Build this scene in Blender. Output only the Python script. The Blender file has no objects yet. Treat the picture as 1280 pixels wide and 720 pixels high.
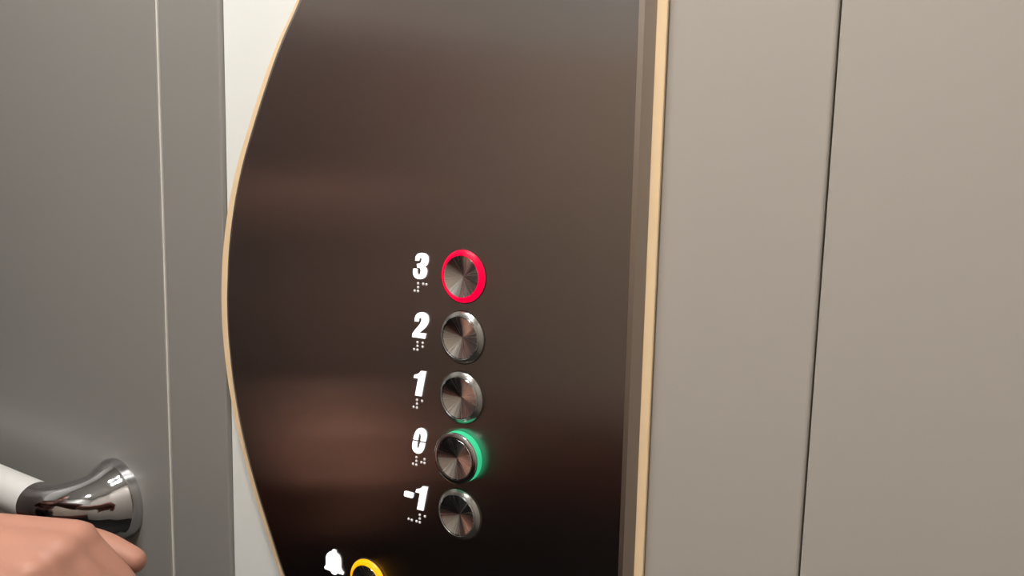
import bpy, bmesh, math, random
from mathutils import Vector, Matrix
random.seed(4)
C = bpy.context.scene.collection
ZB = 1.150                     # height of the topmost floor button above the floor
MM = 0.001
def P(x, y, z): return Vector((x*MM, y*MM, ZB + z*MM))   # millimetres from the topmost button

# ---------------------------------------------------------------- materials
def mat(name, base=(.5,.5,.5), rough=.5, metal=0., spec=.5, emit=None, estr=0., coat=0., sss=0., aniso=0., arot=0., tangent=None, noise=None, bump=None, trans=0.):
    m = bpy.data.materials.new(name); m.use_nodes = True
    nt = m.node_tree; b = nt.nodes['Principled BSDF']
    b.inputs['Base Color'].default_value = (*base, 1)
    b.inputs['Roughness'].default_value = rough
    b.inputs['Metallic'].default_value = metal
    b.inputs['Specular IOR Level'].default_value = spec
    b.inputs['Coat Weight'].default_value = coat
    b.inputs['Coat Roughness'].default_value = .1
    b.inputs['Transmission Weight'].default_value = trans
    if sss:
        b.inputs['Subsurface Weight'].default_value = sss
        b.inputs['Subsurface Radius'].default_value = (.012, .004, .002)
        b.inputs['Subsurface Scale'].default_value = 1.0
    if emit:
        b.inputs['Emission Color'].default_value = (*emit, 1)
        b.inputs['Emission Strength'].default_value = estr
    if aniso:
        b.inputs['Anisotropic'].default_value = aniso
        b.inputs['Anisotropic Rotation'].default_value = arot
        if tangent == 'X':
            t = nt.nodes.new('ShaderNodeCombineXYZ'); t.inputs[0].default_value = 1.0
        else:
            t = nt.nodes.new('ShaderNodeTangent'); t.direction_type = 'RADIAL'; t.axis = 'Z'
        nt.links.new(t.outputs[0], b.inputs['Tangent'])
    if noise:      # (scale xyz, amount) colour variation
        (sc, amt) = noise
        tc = nt.nodes.new('ShaderNodeTexCoord'); mp = nt.nodes.new('ShaderNodeMapping')
        mp.inputs['Scale'].default_value = sc
        n = nt.nodes.new('ShaderNodeTexNoise'); n.inputs['Scale'].default_value = 1; n.inputs['Detail'].default_value = 4
        mx = nt.nodes.new('ShaderNodeMix'); mx.data_type = 'RGBA'
        mx.inputs[6].default_value = (*[c*(1-amt) for c in base], 1); mx.inputs[7].default_value = (*[min(1, c*(1+amt)) for c in base], 1)
        nt.links.new(tc.outputs['Object'], mp.inputs['Vector']); nt.links.new(mp.outputs['Vector'], n.inputs['Vector'])
        nt.links.new(n.outputs['Fac'], mx.inputs[0]); nt.links.new(mx.outputs[2], b.inputs['Base Color'])
    if bump:       # (scale xyz, strength, distance)
        (sc, st, di) = bump
        tc = nt.nodes.new('ShaderNodeTexCoord'); mp = nt.nodes.new('ShaderNodeMapping')
        mp.inputs['Scale'].default_value = sc
        n = nt.nodes.new('ShaderNodeTexNoise'); n.inputs['Scale'].default_value = 1; n.inputs['Detail'].default_value = 3
        bp = nt.nodes.new('ShaderNodeBump'); bp.inputs['Strength'].default_value = st; bp.inputs['Distance'].default_value = di
        nt.links.new(tc.outputs['Object'], mp.inputs['Vector']); nt.links.new(mp.outputs['Vector'], n.inputs['Vector'])
        nt.links.new(n.outputs['Fac'], bp.inputs['Height']); nt.links.new(bp.outputs['Normal'], b.inputs['Normal'])
    return m
M = {}
M['grey']   = mat('grey_satin_laminate', (.275,.268,.252), .32, 0, .8, noise=((3,3,1.2), .03))
M['greyR']  = mat('beige_grey_satin_laminate', (.43,.40,.362), .40, 0, .4, noise=((3,3,1.2), .03))
M['white']  = mat('off_white_panel', (.83,.85,.83), .35, 0, .5, noise=((8,8,8), .015))
M['joint']  = mat('pale_joint_strip', (.70,.67,.62), .4, 0, .5)
M['cream']  = mat('cream_edge', (.86,.65,.41), .5, 0, .3, noise=((60,60,60), .05))
M['gap']    = mat('dark_gap', (.03,.02,.015), .8)
M['cop']    = mat('brushed_bronze_steel', (.42,.398,.39), .25, 1, .5, aniso=.95, tangent='X')
M['rim']    = mat('bronze_steel_rim', (.42,.36,.31), .38, 1)
M['glow']   = mat('white_lit_legend', (.9,.9,.9), .4, emit=(1,1,1), estr=1.15)
M['legend_side'] = mat('white_legend_side', (.7,.7,.72), .5, emit=(.8,.82,.9), estr=.25)
M['dot']    = mat('braille_steel_glow', (.72,.68,.68), .3, .2, emit=(.8,.75,.78), estr=.22)  # faint emission stands in for light caught by the steel dots
M['chrome'] = mat('polished_chrome', (.62,.62,.64), .06, 1)
M['bezel']  = mat('polished_steel_ring', (.60,.63,.64), .16, 1)
M['lens']   = mat('ring_lens', (.34,.33,.31), .22, .8, coat=.6)
M['cap']    = mat('turned_steel_cap', (.72,.75,.76), .21, 1, aniso=.8, tangent='Z', arot=.25)
_nt = M['cap'].node_tree; _b = _nt.nodes['Principled BSDF']          # radial sheen of the turning, painted as streaks in colour and roughness
_tc = _nt.nodes.new('ShaderNodeTexCoord'); _nm = _nt.nodes.new('ShaderNodeVectorMath'); _nm.operation = 'NORMALIZE'
_fl = _nt.nodes.new('ShaderNodeVectorMath'); _fl.operation = 'MULTIPLY'; _fl.inputs[1].default_value = (1, 1, 0)
_no = _nt.nodes.new('ShaderNodeTexNoise'); _no.inputs['Scale'].default_value = 9; _no.inputs['Detail'].default_value = 3
_mr = _nt.nodes.new('ShaderNodeMapRange'); _mr.inputs[1].default_value = .3; _mr.inputs[2].default_value = .7; _mr.inputs[3].default_value = .10; _mr.inputs[4].default_value = .32
_mx = _nt.nodes.new('ShaderNodeMix'); _mx.data_type = 'RGBA'; _mx.inputs[6].default_value = (.55,.575,.58,1); _mx.inputs[7].default_value = (.88,.91,.92,1)
_nt.links.new(_tc.outputs['Object'], _fl.inputs[0]); _nt.links.new(_fl.outputs[0], _nm.inputs[0]); _nt.links.new(_nm.outputs[0], _no.inputs['Vector'])
_nt.links.new(_no.outputs['Fac'], _mr.inputs[0]); _nt.links.new(_mr.outputs[0], _b.inputs['Roughness'])
_nt.links.new(_no.outputs['Fac'], _mx.inputs[0]); _nt.links.new(_mx.outputs[2], _b.inputs['Base Color'])
M['red']    = mat('red_lit_ring', (.3,0,.01), .35, 0, .12, emit=(1,.0,.05), estr=.95)
M['green']  = mat('green_lit_collar', (.02,.25,.12), .35, 0, .2, emit=(.045,.62,.29), estr=.76)
M['yellow'] = mat('yellow_lit_ring', (.4,.18,0), .3, emit=(1,.42,.0), estr=1.05)
M['satin']  = mat('satin_aluminium_tube', (.80,.79,.78), .35, .25, noise=((4,80,80), .03))
M['skin']   = mat('skin', (.40,.195,.14), .55, 0, .35, sss=.15, noise=((25,25,25), .06))
M['floor']  = mat('black_speckled_floor', (.008,.007,.0075), .6, 0, .2, noise=((60,60,60), .4))
M['opp']    = mat('bronze_reflection_band', (.40,.315,.255), .4, 0, .5, noise=((3,3,3), .06))
M['oppL'] = mat('dark_bronze_reflection_band', (.10,.08,.074), .4, 0, .5, noise=((3,3,3), .06))
M['oppR'] = mat('pale_side_cladding', (.48,.44,.40), .4)
M['opp_up'] = mat('pale_reflection_band', (.36,.355,.345), .4)
M['opp_lo'] = mat('red_brown_reflection_band', (.12,.028,.020), .4, noise=((5,5,5), .1))
M['opp_foot']   = mat('black_reflection_band', (.012,.01,.01), .4)
M['ceil']   = mat('white_ceiling', (.62,.62,.60), .6, noise=((4,4,4), .02))
M['lamp']   = mat('lamp_diffuser', (.9,.9,.9), .5, emit=(1,.965,.91), estr=182)
M['frame']  = mat('lamp_frame', (.6,.6,.6), .3, .9)
M['jumper'] = mat('dark_red_brown_knit', (.085,.026,.022), .85, noise=((40,40,400), .25))
M['trouser']= mat('black_cotton', (.011,.006,.006), .85, noise=((60,60,60), .15))
M['hair']   = mat('dark_brown_hair', (.03,.018,.012), .5, noise=((90,90,10), .4))
M['shoe']   = mat('black_leather', (.02,.02,.02), .4)
M['eye']    = mat('eye_white', (.8,.8,.78), .2)
M['lip']    = mat('lip', (.55,.18,.15), .45)

# ---------------------------------------------------------------- helpers
def link(name, bm, m, parent=None, smooth=False, bevel=None):
    me = bpy.data.meshes.new(name); bmesh.ops.recalc_face_normals(bm, faces=bm.faces); bm.to_mesh(me); bm.free()
    o = bpy.data.objects.new(name, me); C.objects.link(o)
    if m: me.materials.append(M[m] if isinstance(m, str) else m)
    if parent:
        o.parent = parent; o.matrix_parent_inverse = Matrix.Identity(4)
        o.location = -world_loc(parent)            # meshes are written in world metres
    if smooth:
        for p in me.polygons: p.use_smooth = True
    if bevel:
        b = o.modifiers.new('bevel', 'BEVEL'); b.width = bevel; b.segments = 3; b.limit_method = 'ANGLE'; b.harden_normals = False
    return o
def world_loc(o):
    v = Vector(o.location)
    while o.parent: o = o.parent; v += Vector(o.location)
    return v
def empty(name, loc, parent=None, label=None, cat=None, group=None, kind=None):
    o = bpy.data.objects.new(name, None); C.objects.link(o); o.empty_display_size = .02
    o.location = Vector(loc) - (world_loc(parent) if parent else Vector())
    if parent: o.parent = parent
    tag(o, label, cat, group, kind); return o
def tag(o, label=None, cat=None, group=None, kind=None):
    if label: o['label'] = label
    if cat: o['category'] = cat
    if group: o['group'] = group
    if kind: o['kind'] = kind
    return o
def box(bm, x0, x1, y0, y1, z0, z1):
    v = [bm.verts.new((x, y, z)) for x in (x0, x1) for y in (y0, y1) for z in (z0, z1)]
    for f in ((0,1,3,2),(4,6,7,5),(0,4,5,1),(2,3,7,6),(0,2,6,4),(1,5,7,3)): bm.faces.new([v[i] for i in f])
def boxmm(name, x0, x1, y0, y1, z0, z1, m, parent=None, bevel=None):     # x,y in mm, z in metres above the floor
    bm = bmesh.new(); box(bm, x0*MM, x1*MM, y0*MM, y1*MM, z0, z1); return link(name, bm, m, parent, bevel=bevel)
def loft(bm, rings, cap=True):      # list of rings of points (same count, closed)
    vs = [[bm.verts.new(p) for p in r] for r in rings]
    n = len(vs[0])
    for a, b in zip(vs, vs[1:]):
        for i in range(n): bm.faces.new((a[i], a[(i+1)%n], b[(i+1)%n], b[i]))
    if cap: bm.faces.new(vs[0][::-1]); bm.faces.new(vs[-1])
def lathe(bm, cx, cz, prof, n=96, close=False):    # revolve (radius, y) about the y axis at (cx, cz), mm
    rings = []
    for r, y in prof:
        if r < 1e-6: rings.append([bm.verts.new(P(cx, y, cz))])
        else: rings.append([bm.verts.new(P(cx + r*math.cos(2*math.pi*i/n), y, cz + r*math.sin(2*math.pi*i/n))) for i in range(n)])
    prs = list(zip(rings, rings[1:])) + ([(rings[-1], rings[0])] if close else [])
    for a, b in prs:
        for i in range(n):
            j = (i+1) % n
            if len(a) == 1 and len(b) == 1: continue
            if len(a) == 1: bm.faces.new((a[0], b[i], b[j]))
            elif len(b) == 1: bm.faces.new((a[i], a[j], b[0]))
            else: bm.faces.new((a[i], a[j], b[j], b[i]))
def autosmooth(o, ang=35):
    me = o.data
    for p in me.polygons: p.use_smooth = True
    bm = bmesh.new(); bm.from_mesh(me)
    for e in bm.edges:
        if len(e.link_faces) == 2 and e.calc_face_angle(0) > math.radians(ang): e.smooth = False
    bm.to_mesh(me); bm.free()
def catmull(pts, k=8, closed=False):
    out = []; n = len(pts)
    rng = range(n) if closed else range(n-1)
    for i in rng:
        g = (lambda j: pts[j % n]) if closed else (lambda j: pts[max(0, min(n-1, j))])
        p0, p1, p2, p3 = g(i-1), g(i), g(i+1), g(i+2)
        for s in range(k):
            t = s/k
            out.append(tuple(.5*((2*p1[d]) + (-p0[d]+p2[d])*t + (2*p0[d]-5*p1[d]+4*p2[d]-p3[d])*t*t + (-p0[d]+3*p1[d]-3*p2[d]+p3[d])*t**3) for d in range(len(p1))))
    if not closed: out.append(pts[-1])
    return out

# ---------------------------------------------------------------- the lift car
XL, XR, YF, H = -1050, 640, -1400, 2.30
boxmm('floor', XL-60, XR+60, YF-60, 60, -.06, 0, 'floor')['kind'] = 'structure'
boxmm('ceiling', XL-60, XR+60, YF-60, 60, H, H+.06, 'ceil')['kind'] = 'structure'
wb = empty('wall_back', (0, .014, 0), kind='structure')
boxmm('backing_board', XL-60, XR+60, 16, 60, 0, H, 'gap', wb)
def panel(x0, x1, y0, m, label, bev=.0022):
    o = boxmm('wall_panel', x0, x1, y0, 16, .004, H-.004, m, wb, bevel=bev); o['label'] = label; return o
panel(XL, -330.9, 9, 'grey', 'wide grey satin wall panel carrying the handrail')
panel(-327.1, -249.4, 9, 'grey', 'narrow grey satin wall panel next to the white panel', .0015)
panel(-248.9, 117.8, 13.5, 'white', 'off-white panel behind the curved button panel', .0005)
panel(118, 215.9, 9, 'greyR', 'beige-grey wall panel beside the straight edge of the button panel', .0018)
panel(216.8, XR, 9, 'greyR', 'wide beige-grey wall panel right of the dark joint', .0012)
boxmm('joint_strip', -330.2, -328.0, 8.9, 15, .004, H-.004, 'joint', wb)['label'] = 'pale joint strip between the grey panels'
def banded_wall(name, x0, x1, y0, y1, BANDS):
    w = empty(name, (.5*(x0+x1)*MM, .5*(y0+y1)*MM, 0), kind='structure')
    for z0, z1, m, l in BANDS: boxmm('wall_panel', x0, x1, y0, y1, z0, z1, m, w, bevel=.002)['label'] = l
    return w
BANDS = ((0, .43, 'opp_foot', 'black foot band of the unseen wall, added for the reflections'), (.43, .63, 'opp_lo', 'red-brown lower band of the unseen wall, added for the reflections'), (.63, 1.55, 'opp', 'bronze-brown middle band of the unseen wall, added for the reflections'), (1.55, H, 'opp_up', 'pale upper band of the unseen wall, added for the reflections'))  # unseen wall bands, colours and heights invented for the button panel's reflections
banded_wall('wall_left', XL-60, XL, YF, 8, [(a, b, 'oppL' if m == 'opp' else m, l.replace('bronze-brown', 'dark bronze')) for a, b, m, l in BANDS])  # middle band of this unseen wall darkened for the reflections
banded_wall('wall_front', XL-60, XR+60, YF-60, YF, BANDS)
banded_wall('wall_right', XR, XR+60, YF, 8, ((0, H, 'oppR', 'pale right side wall panel'),))  # unseen wall, made pale to brighten the panel rim and joint edges

# ceiling downlights
def lamp(x, y, label, rr=.075):
    t = empty('ceiling_light', (x, y, H), label=label, cat='ceiling light', group='round downlights in the ceiling')
    for nm, m, prof in (('lamp_frame', 'frame', [(rr+.018, H-.0002), (rr+.016, H-.008), (rr, H-.008), (rr, H-.0002)]), ('diffuser', 'lamp', [(0, H-.0003), (rr, H-.0003), (rr, H-.006), (0, H-.006)])):
        bm = bmesh.new(); n = 40; rings = []
        for r, z in prof: rings.append([bm.verts.new((x, y, z))] if r == 0 else [bm.verts.new((x+r*math.cos(2*math.pi*k/n), y+r*math.sin(2*math.pi*k/n), z)) for k in range(n)])
        pr = list(zip(rings, rings[1:])) + ([(rings[-1], rings[0])] if nm == 'lamp_frame' else [])
        for a, c in pr:
            for k in range(n):
                l = (k+1) % n
                if len(a) == 1: bm.faces.new((a[0], c[k], c[l]))
                elif len(c) == 1: bm.faces.new((a[k], a[l], c[0]))
                else: bm.faces.new((a[k], a[l], c[l], c[k]))
        link(nm, bm, m, t)
lamp(.05, -.38, 'round white downlight over the straight edge of the button panel')
lamp(-.28, -.36, 'round white downlight over the handrail end of the car')
lamp(-.02, -1.05, 'round white downlight over the rear right of the car')

# ---------------------------------------------------------------- curved button panel
cop = empty('elevator_control_panel', P(0, 9, -40), label='dark brushed steel elevator button panel with a bulging curved left edge and cream rim', cat='control panel')
copL = [(20,410),(-60,315),(-112,240),(-146,186),(-164.5,159.8),(-180.5,132.2),(-198.1,97.4),(-211.7,67.2),(-222,36),(-228.8,4.1),(-231.5,-21.7),(-232.6,-41.3),(-231.9,-67.3),(-228,-99.8),(-221.1,-132),(-211.2,-163.6),(-198.5,-194.3),(-184.9,-223.3),(-169.7,-254),(-138,-306),(-95,-372),(-40,-450)]
trL = [(20,418),(-70,320),(-123,244),(-157.4,188.4),(-177.3,161.7),(-194.6,133.5),(-212.7,98.1),(-227.3,67.3),(-238.4,35.4),(-245.5,2.9),(-248.6,-23.6),(-249.4,-43.6),(-248.4,-70.1),(-244,-103.2),(-236.4,-136),(-225.5,-168),(-212.5,-199.4),(-198.4,-228.8),(-182.5,-260.2),(-150,-312),(-106,-378),(-48,-456)]
cl = catmull(copL, 6); tl = catmull(trL, 6)
def outline(left, xr_top, xr_bot, dl=0, dz=0):
    n = len(left); pts = []
    for i, (x, z) in enumerate(left):
        a = left[max(0, i-1)]; b = left[min(n-1, i+1)]
        t = Vector((b[0]-a[0], b[1]-a[1])).normalized(); nx, nz = t.y, -t.x          # outward (to the left)
        pts.append((x + nx*dl, z + nz*dl))
    zt, zb = pts[0][1], pts[-1][1]
    k = 20
    for i in range(k+1):
        z = zb + (zt-zb)*i/k; u = (z + 169.5)/(160.2 + 169.5); pts.append((xr_bot + (xr_top-xr_bot)*u, z))
    return pts
def ring(pts, y): return [P(x, y, z) for x, z in pts]
# front plate: flat brushed face
A = outline(cl, 114.3, 116.4); B = outline(cl, 117.4, 119.0, 2.6); B2 = outline(cl, 118.0, 119.6, 3.4); D = outline(cl, 122.3, 123.9, 3.8)
bm = bmesh.new(); loft(bm, [ring(A, 0), ring(A, 1.5)]); link('face_plate', bm, 'cop', cop)['label'] = 'dark brushed steel face'
def band(bm, rings):
    vs = [[bm.verts.new(p) for p in r] for r in rings]; n = len(vs[0]); m = len(vs)
    for q in range(m):
        a, b = vs[q], vs[(q+1) % m]
        for i in range(n): bm.faces.new((a[i], a[(i+1)%n], b[(i+1)%n], b[i]))
bm = bmesh.new(); band(bm, [ring(A, 0), ring(B, .7), ring(B2, 1.6), ring(D, 6), ring(A, 6)])
autosmooth(link('edge_rim', bm, 'rim', cop), 40); 
T = outline(tl, 128.3, 129.4); T2 = outline(tl, 127.8, 128.9, -.4)
S_ = outline(tl, 121, 122, -10)
bm = bmesh.new(); loft(bm, [ring(T2, 6.02), ring(T, 6.3), ring(T, 7.9)])
link('backing_tray', bm, 'cream', cop)['label'] = 'cream backing edge around the dark face'

bm = bmesh.new(); loft(bm, [ring(S_, 7.9), ring(S_, 8.98)]); link('mounting_spacer', bm, 'gap', cop)
# ---- legends
def poly(bm, pts, y0=-.7, y1=0.0, smooth=True):
    q = [P(x, y0, z) for x, z in pts]; r = [P(x, y1, z) for x, z in pts]
    n = len(pts)
    a = [bm.verts.new(v) for v in q]; b = [bm.verts.new(v) for v in r]
    from mathutils.geometry import tessellate_polygon
    for t in tessellate_polygon([[Vector((x, z, 0)) for x, z in pts]]): bm.faces.new([a[i] for i in t]).material_index = 0
    for i in range(n):
        g = bm.faces.new((a[i], a[(i+1)%n], b[(i+1)%n], b[i])); g.material_index = 1
def legend(name, polys, label, rnd=True):
    bm = bmesh.new()
    for p in polys: poly(bm, p)
    o = link(name, bm, 'glow', cop); o.data.materials.append(M['legend_side']); o['label'] = label; return o
def soft(pts, k=5): return catmull(pts, k, True)
def mixed(segs):           # list of ('c', pts) curved run or ('l', pts) straight run
    out = []
    for kind, pts in segs: out += catmull(pts, 6) if kind == 'c' else list(pts)
    return out
THREE = mixed([('c', [(-39.6,7.4),(-39.3,10),(-37.4,12.1),(-34.2,12.9),(-31.0,12.5),(-29.0,11.0),(-28.4,8.6),(-28.8,6.4),(-30,4.8),(-31.6,3.9)]),
    ('c', [(-30.2,3.0),(-29.5,1.2),(-29.9,-1.2),(-31.2,-3.1),(-33.6,-4.4),(-36.6,-4.7),(-39.4,-4.1),(-41.1,-2.4),(-41.5,0),(-41.2,2.0)]),
    ('l', [(-37.7,2.1)]), ('c', [(-37.8,0),(-37.4,-1.5),(-36.5,-1.9),(-35.4,-1.2),(-34.9,.6),(-35.2,2.2),(-36.2,2.8),(-37.9,2.9)]),
    ('l', [(-38.3,5.3)]), ('c', [(-36.4,5.6),(-35,6.4),(-34.3,7.9),(-34.2,9.2),(-35.1,9.7),(-36,9),(-36.4,7.5)])])
TWO = mixed([('c', [(-39.7,-33.7),(-39.3,-30.8),(-37.5,-28.3),(-34.4,-27.0),(-30.9,-27.2),(-28.5,-28.7),(-27.6,-31.2),(-28.2,-34.0),(-30.4,-36.9),(-33.3,-39.3),(-35.6,-41.3)]),
    ('l', [(-29.7,-41.0),(-30.6,-44.6),(-41.8,-44.7),(-41.4,-42.2)]), ('c', [(-39.2,-39.4),(-36.0,-36.1),(-34.2,-33.4),(-33.8,-31.5),(-34.7,-30.7),(-35.8,-31.5),(-36.4,-33.6)])])
ONE = [(-33.9,-67.2),(-29.4,-66.9),(-33.1,-84.6),(-38.7,-84.8),(-36.2,-72.7),(-40.1,-72.8),(-39.4,-70.5),(-36.8,-69.8),(-34.9,-68.4)]
ZT = mixed([('l', [(-39.9,-116.0)]), ('c', [(-39.5,-113.8),(-38.3,-110.8),(-36.3,-108.2),(-33.7,-107.0),(-31,-107.2),(-29.0,-108.6),(-28.2,-111.0),(-28.6,-113.8),(-29.3,-115.9)]),
    ('l', [(-33.6,-115.9)]), ('c', [(-33.3,-113.7),(-33.4,-111.6),(-34.1,-110.8),(-35,-111.8),(-35.5,-114),(-36.0,-116.0)])])
ZL = mixed([('l', [(-40.2,-117.1)]), ('c', [(-40.9,-120.4),(-40.4,-123.2),(-38.6,-124.9),(-35.6,-125.4),(-32.8,-124.2),(-30.8,-121.6),(-29.9,-119.0),(-29.5,-117.0)]),
    ('l', [(-33.8,-117.0)]), ('c', [(-34.4,-119.2),(-35.1,-121.2),(-36,-122),(-36.6,-121.1),(-36.5,-119.2),(-36.2,-117.1)])])
MINUS = [(-47.5,-155.2),(-46.6,-154.7),(-40.2,-154.6),(-39.2,-155.0),(-39.4,-157.2),(-40.4,-158.5),(-47.2,-158.7),(-47.9,-158.0)]
ONE2 = [(x+2.6, z-80.6) for x, z in ONE]
BELL = mixed([('c', [(-117.8,-218.6),(-117.3,-217.2),(-115.4,-216.8),(-113.9,-217.3),(-113.3,-218.8)]), ('c', [(-110.6,-220.0),(-109.0,-222.3),(-108.5,-225.5),(-108.4,-229.2),(-107.6,-231),(-105.9,-232.6)]),
    ('l', [(-106.2,-234.2),(-112.6,-234.7)]), ('c', [(-113.2,-236.0),(-115.6,-236.8),(-118.3,-236.2),(-119.2,-235.0)]), ('l', [(-125.6,-234.9),(-125.9,-233.5)]),
    ('c', [(-124.5,-231.6),(-124.2,-228.6),(-124.3,-225.4),(-122.9,-222.2),(-120.2,-219.6)])])
legend('floor_number', [THREE], 'white lit number 3'); legend('floor_number', [TWO], 'white lit number 2'); legend('floor_number', [ONE], 'white lit number 1')
legend('floor_number', [ZT, ZL], 'white lit number 0 split across the middle'); legend('floor_number', [MINUS, ONE2], 'white lit number -1')
legend('bell_symbol', [BELL], 'white lit bell symbol')
X0, X1, X2, X3 = -40.4, -37.5, -33.1, -30.4
def braille(dots, label):
    bm = bmesh.new()
    for x, z in dots: lathe(bm, x, z, [(.92, 0), (.88, -.25), (.65, -.48), (.33, -.6), (0, -.63)], 16)
    o = link('braille_marking', bm, 'dot', cop, smooth=True); o['label'] = label
braille([(X1,-7.8),(X2,-7.8),(X3,-7.9),(X1,-10.4),(X0,-13),(X1,-13)], 'braille under the number 3')
braille([(X1,-47.9),(X2,-47.8),(X1,-50.5),(X2,-50.5),(X0,-53.1),(X1,-53.1)], 'braille under the number 2')
braille([(X1,-88),(X2,-88),(X1,-90.7),(X0,-93.4),(X1,-93.4)], 'braille under the number 1')
braille([(X1,-128.5),(X1,-131.2),(X3,-128.5),(X2,-131.2),(X3,-131.2),(X0,-133.9),(X1,-133.9)], 'braille under the number 0')
braille([(-34,-169.2),(-29.5,-169.2),(-34,-171.9),(-43.9,-174.6),(-41.1,-174.8),(-36.8,-174.6),(-34,-174.6)], 'braille under the number -1')

# ---- buttons
def cap_mesh(bm, cx, cz, y, r=13.7):
    lathe(bm, cx, cz, [(r, y+3.2), (r, y+.35), (r-.35, y), (r-1.0, y+.05), (r*.7, y+.42), (r*.4, y+.68), (r*.15, y+.78), (0, y+.8)], 128)
def button(cx, cz, ringmat, label, raised=0, ringlabel=None):
    b = empty('call_button', P(cx, 0, cz), cop); b['label'] = label
    y = -3.2 - raised
    if not raised: bm = bmesh.new(); lathe(bm, cx, cz, [(17.9, 0), (17.9, -.35), (17.2, -.45), (17.2, 0)], close=True); autosmooth(link('gasket', bm, 'gap', b))
    if raised:
        bm = bmesh.new(); lathe(bm, cx, cz, [(17.2, 0), (17.2, y+1.6), (15.6, y+1.6), (15.6, 0)], close=True)
        o = autosmooth_ret(link('light_ring', bm, ringmat, b)); o['label'] = 'green lit collar'
        bm = bmesh.new(); lathe(bm, cx, cz, [(17.2, y+1.6), (17.2, y+.5), (16.8, y+.1), (14.6, y-.5), (14.1, y-.4), (13.9, y+.2), (13.9, 0), (15.5, 0), (15.5, y+1.6)], close=True)
        autosmooth(link('bezel', bm, 'bezel', b), 30)
    else:
        bm = bmesh.new(); lathe(bm, cx, cz, [(17.2, 0), (17.15, -.9), (16.8, -1.3), (15.0, y+.1), (14.7, y), (14.5, y+.2), (14.5, 0)], close=True)
        o = autosmooth_ret(link('light_ring', bm, ringmat, b))
        if ringlabel: o['label'] = ringlabel
        bm = bmesh.new(); lathe(bm, cx, cz, [(14.5, 0), (14.5, y-.15), (14.25, y-.35), (13.95, y-.15), (13.9, 0)], close=True)
        autosmooth(link('bezel', bm, ringmat if ringmat != 'lens' else 'bezel', b), 30)
    # the cap's spun finish is radial about its own axis: modelled about local Z, then turned to face the room
    bm = bmesh.new(); n = 128; prof = [(13.7, -3.2), (13.7, -.35), (13.4, 0), (12.8, -.18), (9.6, -1.06), (5.5, -2.05), (2, -2.72), (.6, -2.92), (0, -2.95)]
    rings = []
    for r, h in prof:
        rings.append([bm.verts.new((0, 0, h*MM))] if r == 0 else [bm.verts.new((r*MM*math.cos(2*math.pi*i/n), r*MM*math.sin(2*math.pi*i/n), h*MM)) for i in range(n)])
    for a, c in zip(rings, rings[1:]):
        for i in range(n):
            j = (i+1) % n
            if len(c) == 1: bm.faces.new((a[i], a[j], c[0]))
            else: bm.faces.new((a[i], a[j], c[j], c[i]))
    me = bpy.data.meshes.new('button_cap'); bm.to_mesh(me); bm.free(); me.materials.append(M['cap'])
    o = bpy.data.objects.new('button_cap', me); C.objects.link(o); o.parent = b
    o.rotation_euler = (math.pi/2, 0, 0); o.location = (0, (y - (.3 if raised else 0))*MM, 0); autosmooth(o, 30)
    return b
def autosmooth_ret(o): autosmooth(o, 30); return o
button(0, 0, 'red', 'round steel button with red lit ring beside the number 3', ringlabel='red lit ring')
button(0, -40, 'lens', 'round unlit steel button beside the number 2')
button(0, -80, 'lens', 'round unlit steel button beside the number 1')
button(0, -120, 'green', 'raised round steel button with green lit collar beside the number 0', raised=3.6)
button(0, -160, 'lens', 'round unlit steel button beside the number -1')
button(-81.5, -232.5, 'yellow', 'round button with yellow lit ring beside the bell symbol', ringlabel='yellow lit ring')

# ---------------------------------------------------------------- handrail
RY, RZ, RX = -40, -250.5, -413
hr = empty('handrail', P(RX, 9, RZ), label='round satin aluminium handrail with curved chrome end bracket on the grey wall', cat='handrail')
def sweep(path, n=64):
    bm = bmesh.new(); rings = []
    for i, (x, y, r) in enumerate(path):
        a = path[max(0, i-1)]; b = path[min(len(path)-1, i+1)]
        t = Vector((b[0]-a[0], b[1]-a[1])).normalized()
        if i == 0: t = Vector((0, -1))
        if i == len(path)-1: t = Vector((-1, 0))
        u = Vector((-t.y, t.x))
        rings.append([P(x + u.x*r*math.cos(2*math.pi*k/n), y + u.y*r*math.cos(2*math.pi*k/n), RZ + r*math.sin(2*math.pi*k/n)) for k in range(n)])
    loft(bm, rings); return bm
path = catmull([(RX,9,40),(RX,7,39.9),(RX-.3,1,38.6),(RX-1.5,-8,34.5),(RX-5,-18,29),(RX-14,-28.5,25),(RX-26,-36.5,21.8),(RX-40,-39.8,19.8),(RX-53,-40,19.2)], 5)
autosmooth(link('end_bracket', sweep(path), 'chrome', hr), 50)
bpy.data.objects['end_bracket']['label'] = 'flared polished chrome end bracket'
def tubex(x0, x1, r, n=64):
    bm = bmesh.new(); pr = [(x0, r-.8), (x0-.8, r), (x1+.8, r), (x1, r-.8)]
    loft(bm, [[P(x, RY + rr*math.cos(2*math.pi*k/n), RZ + rr*math.sin(2*math.pi*k/n)) for k in range(n)] for x, rr in pr]); return bm
autosmooth(link('rail_tube', tubex(RX-53.1, XL+30, 18.8), 'satin', hr), 40)
# far-end post (out of frame)
bm = bmesh.new(); n = 32
loft(bm, [[P(-960 + r*math.cos(2*math.pi*k/n), y, RZ + r*math.sin(2*math.pi*k/n)) for k in range(n)] for y, r in ((9, 26), (4, 24), (-2, 13), (-28, 11))])
autosmooth(link('wall_post', bm, 'chrome', hr), 40)

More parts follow.
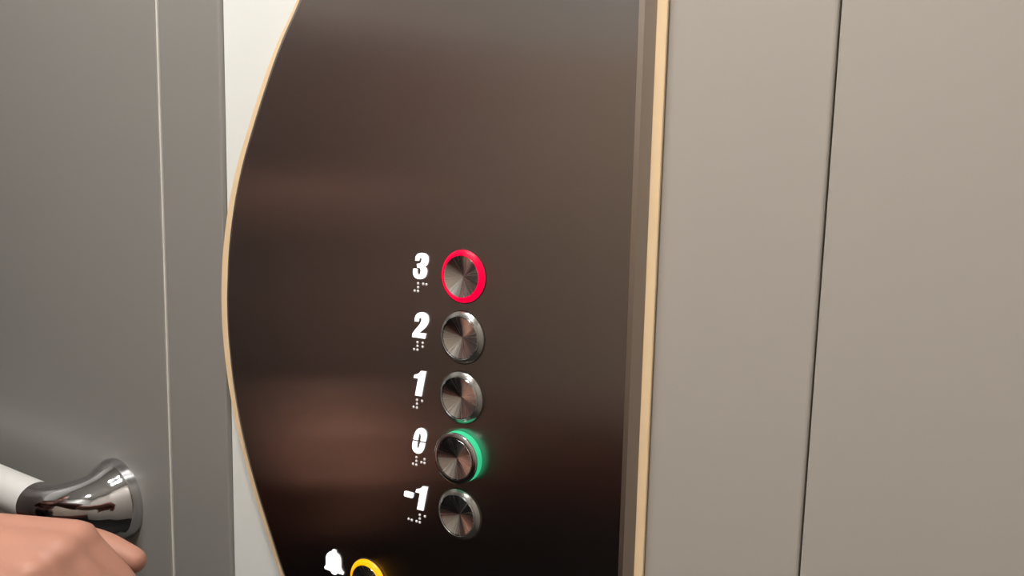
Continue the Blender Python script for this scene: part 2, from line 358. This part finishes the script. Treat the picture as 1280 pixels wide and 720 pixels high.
# ---------------------------------------------------------------- person at the left, reaching across
def capsule(bm, a, b, ra, rb, n=16, k=5):
    a, b = Vector(a), Vector(b); t = (b-a).normalized(); q = t.to_track_quat('Z', 'Y').to_matrix(); L = (b-a).length
    rings = [[a - t*ra]]
    for i in range(1, k+1):
        th = math.pi/2*(1 - i/k); rings.append((a - t*ra*math.sin(th), ra*math.cos(th)))
    for i in range(0, k):
        th = math.pi/2*(i/k); rings.append((b + t*rb*math.sin(th), rb*math.cos(th)))
    rings.append([b + t*rb])
    vs = []
    for r in rings:
        if isinstance(r, list): vs.append([bm.verts.new(r[0])])
        else: vs.append([bm.verts.new(r[0] + q @ Vector((r[1]*math.cos(2*math.pi*j/n), r[1]*math.sin(2*math.pi*j/n), 0))) for j in range(n)])
    for c, d in zip(vs, vs[1:]):
        for j in range(n):
            m = (j+1) % n
            if len(c) == 1: bm.faces.new((c[0], d[m], d[j]))
            elif len(d) == 1: bm.faces.new((c[j], c[m], d[0]))
            else: bm.faces.new((c[j], c[m], d[m], d[j]))
def chain(bm, pts):     # [(x,y,z,r)...]
    for p, q in zip(pts, pts[1:]): capsule(bm, p[:3], q[:3], p[3], q[3])
def ell(bm, c, rad, rz=0):
    r = bmesh.ops.create_uvsphere(bm, u_segments=24, v_segments=16, radius=1)
    bmesh.ops.transform(bm, matrix=Matrix.Translation(c) @ Matrix.Rotation(rz, 4, 'Z') @ Matrix.Diagonal((*rad, 1)), verts=r['verts'])
def organic(name, bm, m, parent=None, vox=.004, it=6, fac=.5):
    o = link(name, bm, m, parent, smooth=True)
    r = o.modifiers.new('remesh', 'REMESH'); r.mode = 'VOXEL'; r.voxel_size = vox; r.use_smooth_shade = True
    s = o.modifiers.new('smooth', 'SMOOTH'); s.factor = fac; s.iterations = it
    return o
PX, PY = -.68, -.70      # where the person stands
SR = Vector((-.505, -.66, 1.36)); EL = Vector((-.45, -.42, 1.11)); WR = Vector((-.302, -.192, .954))
SL = Vector((PX-.19, PY, 1.36)); ELl = Vector((PX-.24, PY+.03, 1.08)); WRl = Vector((PX-.05, PY+.21, 1.155))
def legs(bm, g=0, foot=True):
    for s in (-1, 1):
        chain(bm, [(PX+s*.09, PY, .90, .085+g), (PX+s*.10, PY+.01, .50, .055+g), (PX+s*.10, PY, .42, .055+g), (PX+s*.10, PY-.015, .30, .052+g), (PX+s*.10, PY-.01, .10, .036+g)])
        if foot: chain(bm, [(PX+s*.10, PY-.03, .065, .035), (PX+s*.11, PY+.09, .05, .032), (PX+s*.12, PY+.15, .042, .026)])
def torso(bm, g=0):
    ell(bm, (PX, PY, .95), (.165+g, .115+g, .13)); ell(bm, (PX, PY, 1.10), (.145+g, .10+g, .16)); ell(bm, (PX, PY+.005, 1.26), (.165+g, .115+g, .18))
    chain(bm, [(SL.x, SL.y, SL.z, .062+g), (PX, PY-.01, 1.40, .075+g), (SR.x, SR.y, SR.z, .062+g)])
bm = bmesh.new(); torso(bm); legs(bm)
chain(bm, [(PX, PY-.015, 1.40, .06), (PX, PY, 1.50, .054)])
ell(bm, (PX, PY+.02, 1.632), (.073, .092, .106)); ell(bm, (PX, PY+.052, 1.570), (.052, .056, .052))      # skull, jaw
chain(bm, [(PX, PY+.106, 1.64, .010), (PX, PY+.120, 1.607, .014)])                                     # nose
for s in (-1, 1):
    ell(bm, (PX+s*.076, PY+.01, 1.615), (.010, .018, .030)); ell(bm, (PX+s*.032, PY+.096, 1.653), (.022, .012, .007))
chain(bm, [(*SR, .056), (*EL.lerp(SR, .5), .048), (*EL, .040), (*EL.lerp(WR, .35), .041), (*EL.lerp(WR, .8), .031), (*WR, .028)])
chain(bm, [(*SL, .056), (*ELl.lerp(SL, .5), .048), (*ELl, .040), (*ELl.lerp(WRl, .35), .040), (*WRl, .027)])
def hand(bm, W, F, U, side, curl):
    # W wrist, F pointing direction, U back-of-hand direction, side +1 puts the thumb to the left of F when the back is up
    F = F.normalized(); S = U.cross(F).normalized(); U = F.cross(S).normalized()
    K = []
    for i, (sx, ln, r) in enumerate(((.030,.092,.0125),(.010,.096,.0128),(-.010,.091,.0122),(-.029,.082,.0112))):
        k = W + F*ln + S*sx*side + U*(.006 - .004*abs(i-1.3)); K.append(k)
        capsule(bm, W + S*sx*.55*side + F*.006, k, .0195, r+.0015)
        capsule(bm, W + S*sx*.6*side + F*.02 - U*.010, k - F*.014 - U*.009, .016, .0135)
        L = (.042,.047,.043,.034)[i]; p = k; ang = curl[0]
        for j, (ll, rr) in enumerate(((L, r*.92), (L*.62, r*.84), (L*.5, r*.74))):
            q = p + (F*math.cos(ang) - U*math.sin(ang) + S*side*(.10-.07*i)*math.cos(ang)).normalized()*ll
            capsule(bm, p, q, r if j == 0 else r*(.92, .92, .84)[j], rr); p = q; ang += curl[1]
    b0 = W + F*.018 + S*.026*side - U*.010; b1 = b0 + (F*.75 + S*.62*side - U*.25).normalized()*.044; b2 = b1 + (F*.92 + S*.25*side - U*.35).normalized()*.034; b3 = b2 + (F*.95 - U*.30).normalized()*.024
    capsule(bm, b0, b1, .018, .0145); capsule(bm, b1, b2, .0145, .0125); capsule(bm, b2, b3, .0125, .0100)
hand(bm, WR, Vector((.93, .34, -.01)), Vector((.08, -.22, .97)), 1, (.95, .55))
hand(bm, WRl, Vector((.9, .25, .15)), Vector((.1, .9, .3)), -1, (.5, .5))
body = organic('person', bm, 'skin', None, .0035, 8)
tag(body, 'person at the lower left, bare hand reaching out in front of the handrail', 'person')
bm = bmesh.new(); torso(bm, .012)
chain(bm, [(*SR, .070), (*EL.lerp(SR, .5), .060), (*EL, .052), (*EL.lerp(WR, .80), .041)])
chain(bm, [(*SL, .070), (*ELl.lerp(SL, .5), .060), (*ELl, .052), (*ELl.lerp(WRl, .9), .042)])
organic('jumper', bm, 'jumper', body, .008, 4)['label'] = 'dark red-brown jumper'
bm = bmesh.new(); ell(bm, (PX, PY, .93), (.18, .13, .13)); legs(bm, .017, False)
organic('trousers', bm, 'trouser', body, .008, 4)['label'] = 'black trousers'
bm = bmesh.new()
for s in (-1, 1): chain(bm, [(PX+s*.10, PY-.035, .050, .046), (PX+s*.11, PY+.09, .045, .042), (PX+s*.12, PY+.17, .038, .034)])
organic('shoes', bm, 'shoe', body, .008, 3)
bm = bmesh.new(); ell(bm, (PX, PY-.022, 1.668), (.083, .088, .090)); ell(bm, (PX, PY+.012, 1.712), (.064, .086, .038)); ell(bm, (PX, PY-.050, 1.60), (.076, .056, .085))
organic('hair', bm, 'hair', body, .008, 3)
for s in (-1, 1):
    bm = bmesh.new(); ell(bm, (PX+s*.031, PY+.098, 1.632), (.013, .009, .007)); link('eye', bm, 'eye', body, smooth=True)
bm = bmesh.new(); ell(bm, (PX, PY+.107, 1.568), (.024, .008, .008)); link('mouth', bm, 'lip', body, smooth=True)

# ---------------------------------------------------------------- world and camera
w = bpy.data.worlds.new('world'); bpy.context.scene.world = w; w.use_nodes = True
w.node_tree.nodes['Background'].inputs[0].default_value = (.6, .6, .6, 1); w.node_tree.nodes['Background'].inputs[1].default_value = .05
yaw, pitch, roll = .5643, .1267, .0246
cam = bpy.data.cameras.new('camera'); co = bpy.data.objects.new('camera', cam); C.objects.link(co)
cam.sensor_width = 36; cam.lens = 36*1000/1280; cam.clip_start = .01
fwd = Vector((-math.sin(yaw)*math.cos(pitch), math.cos(yaw)*math.cos(pitch), -math.sin(pitch)))
r = Vector((math.cos(yaw), math.sin(yaw), 0)); u = r.cross(fwd)
r2 = r*math.cos(roll) + u*math.sin(roll); u2 = -r*math.sin(roll) + u*math.cos(roll)
mw = Matrix((r2, u2, -fwd)).transposed().to_4x4(); mw.translation = P(300.2, -415.8, 58.4); co.matrix_world = mw
bpy.context.scene.camera = co
vs = bpy.context.scene.view_settings; vs.view_transform = 'Standard'; vs.look = 'None'; vs.exposure = 0.0
bpy.context.scene.cycles.sample_clamp_indirect = 6
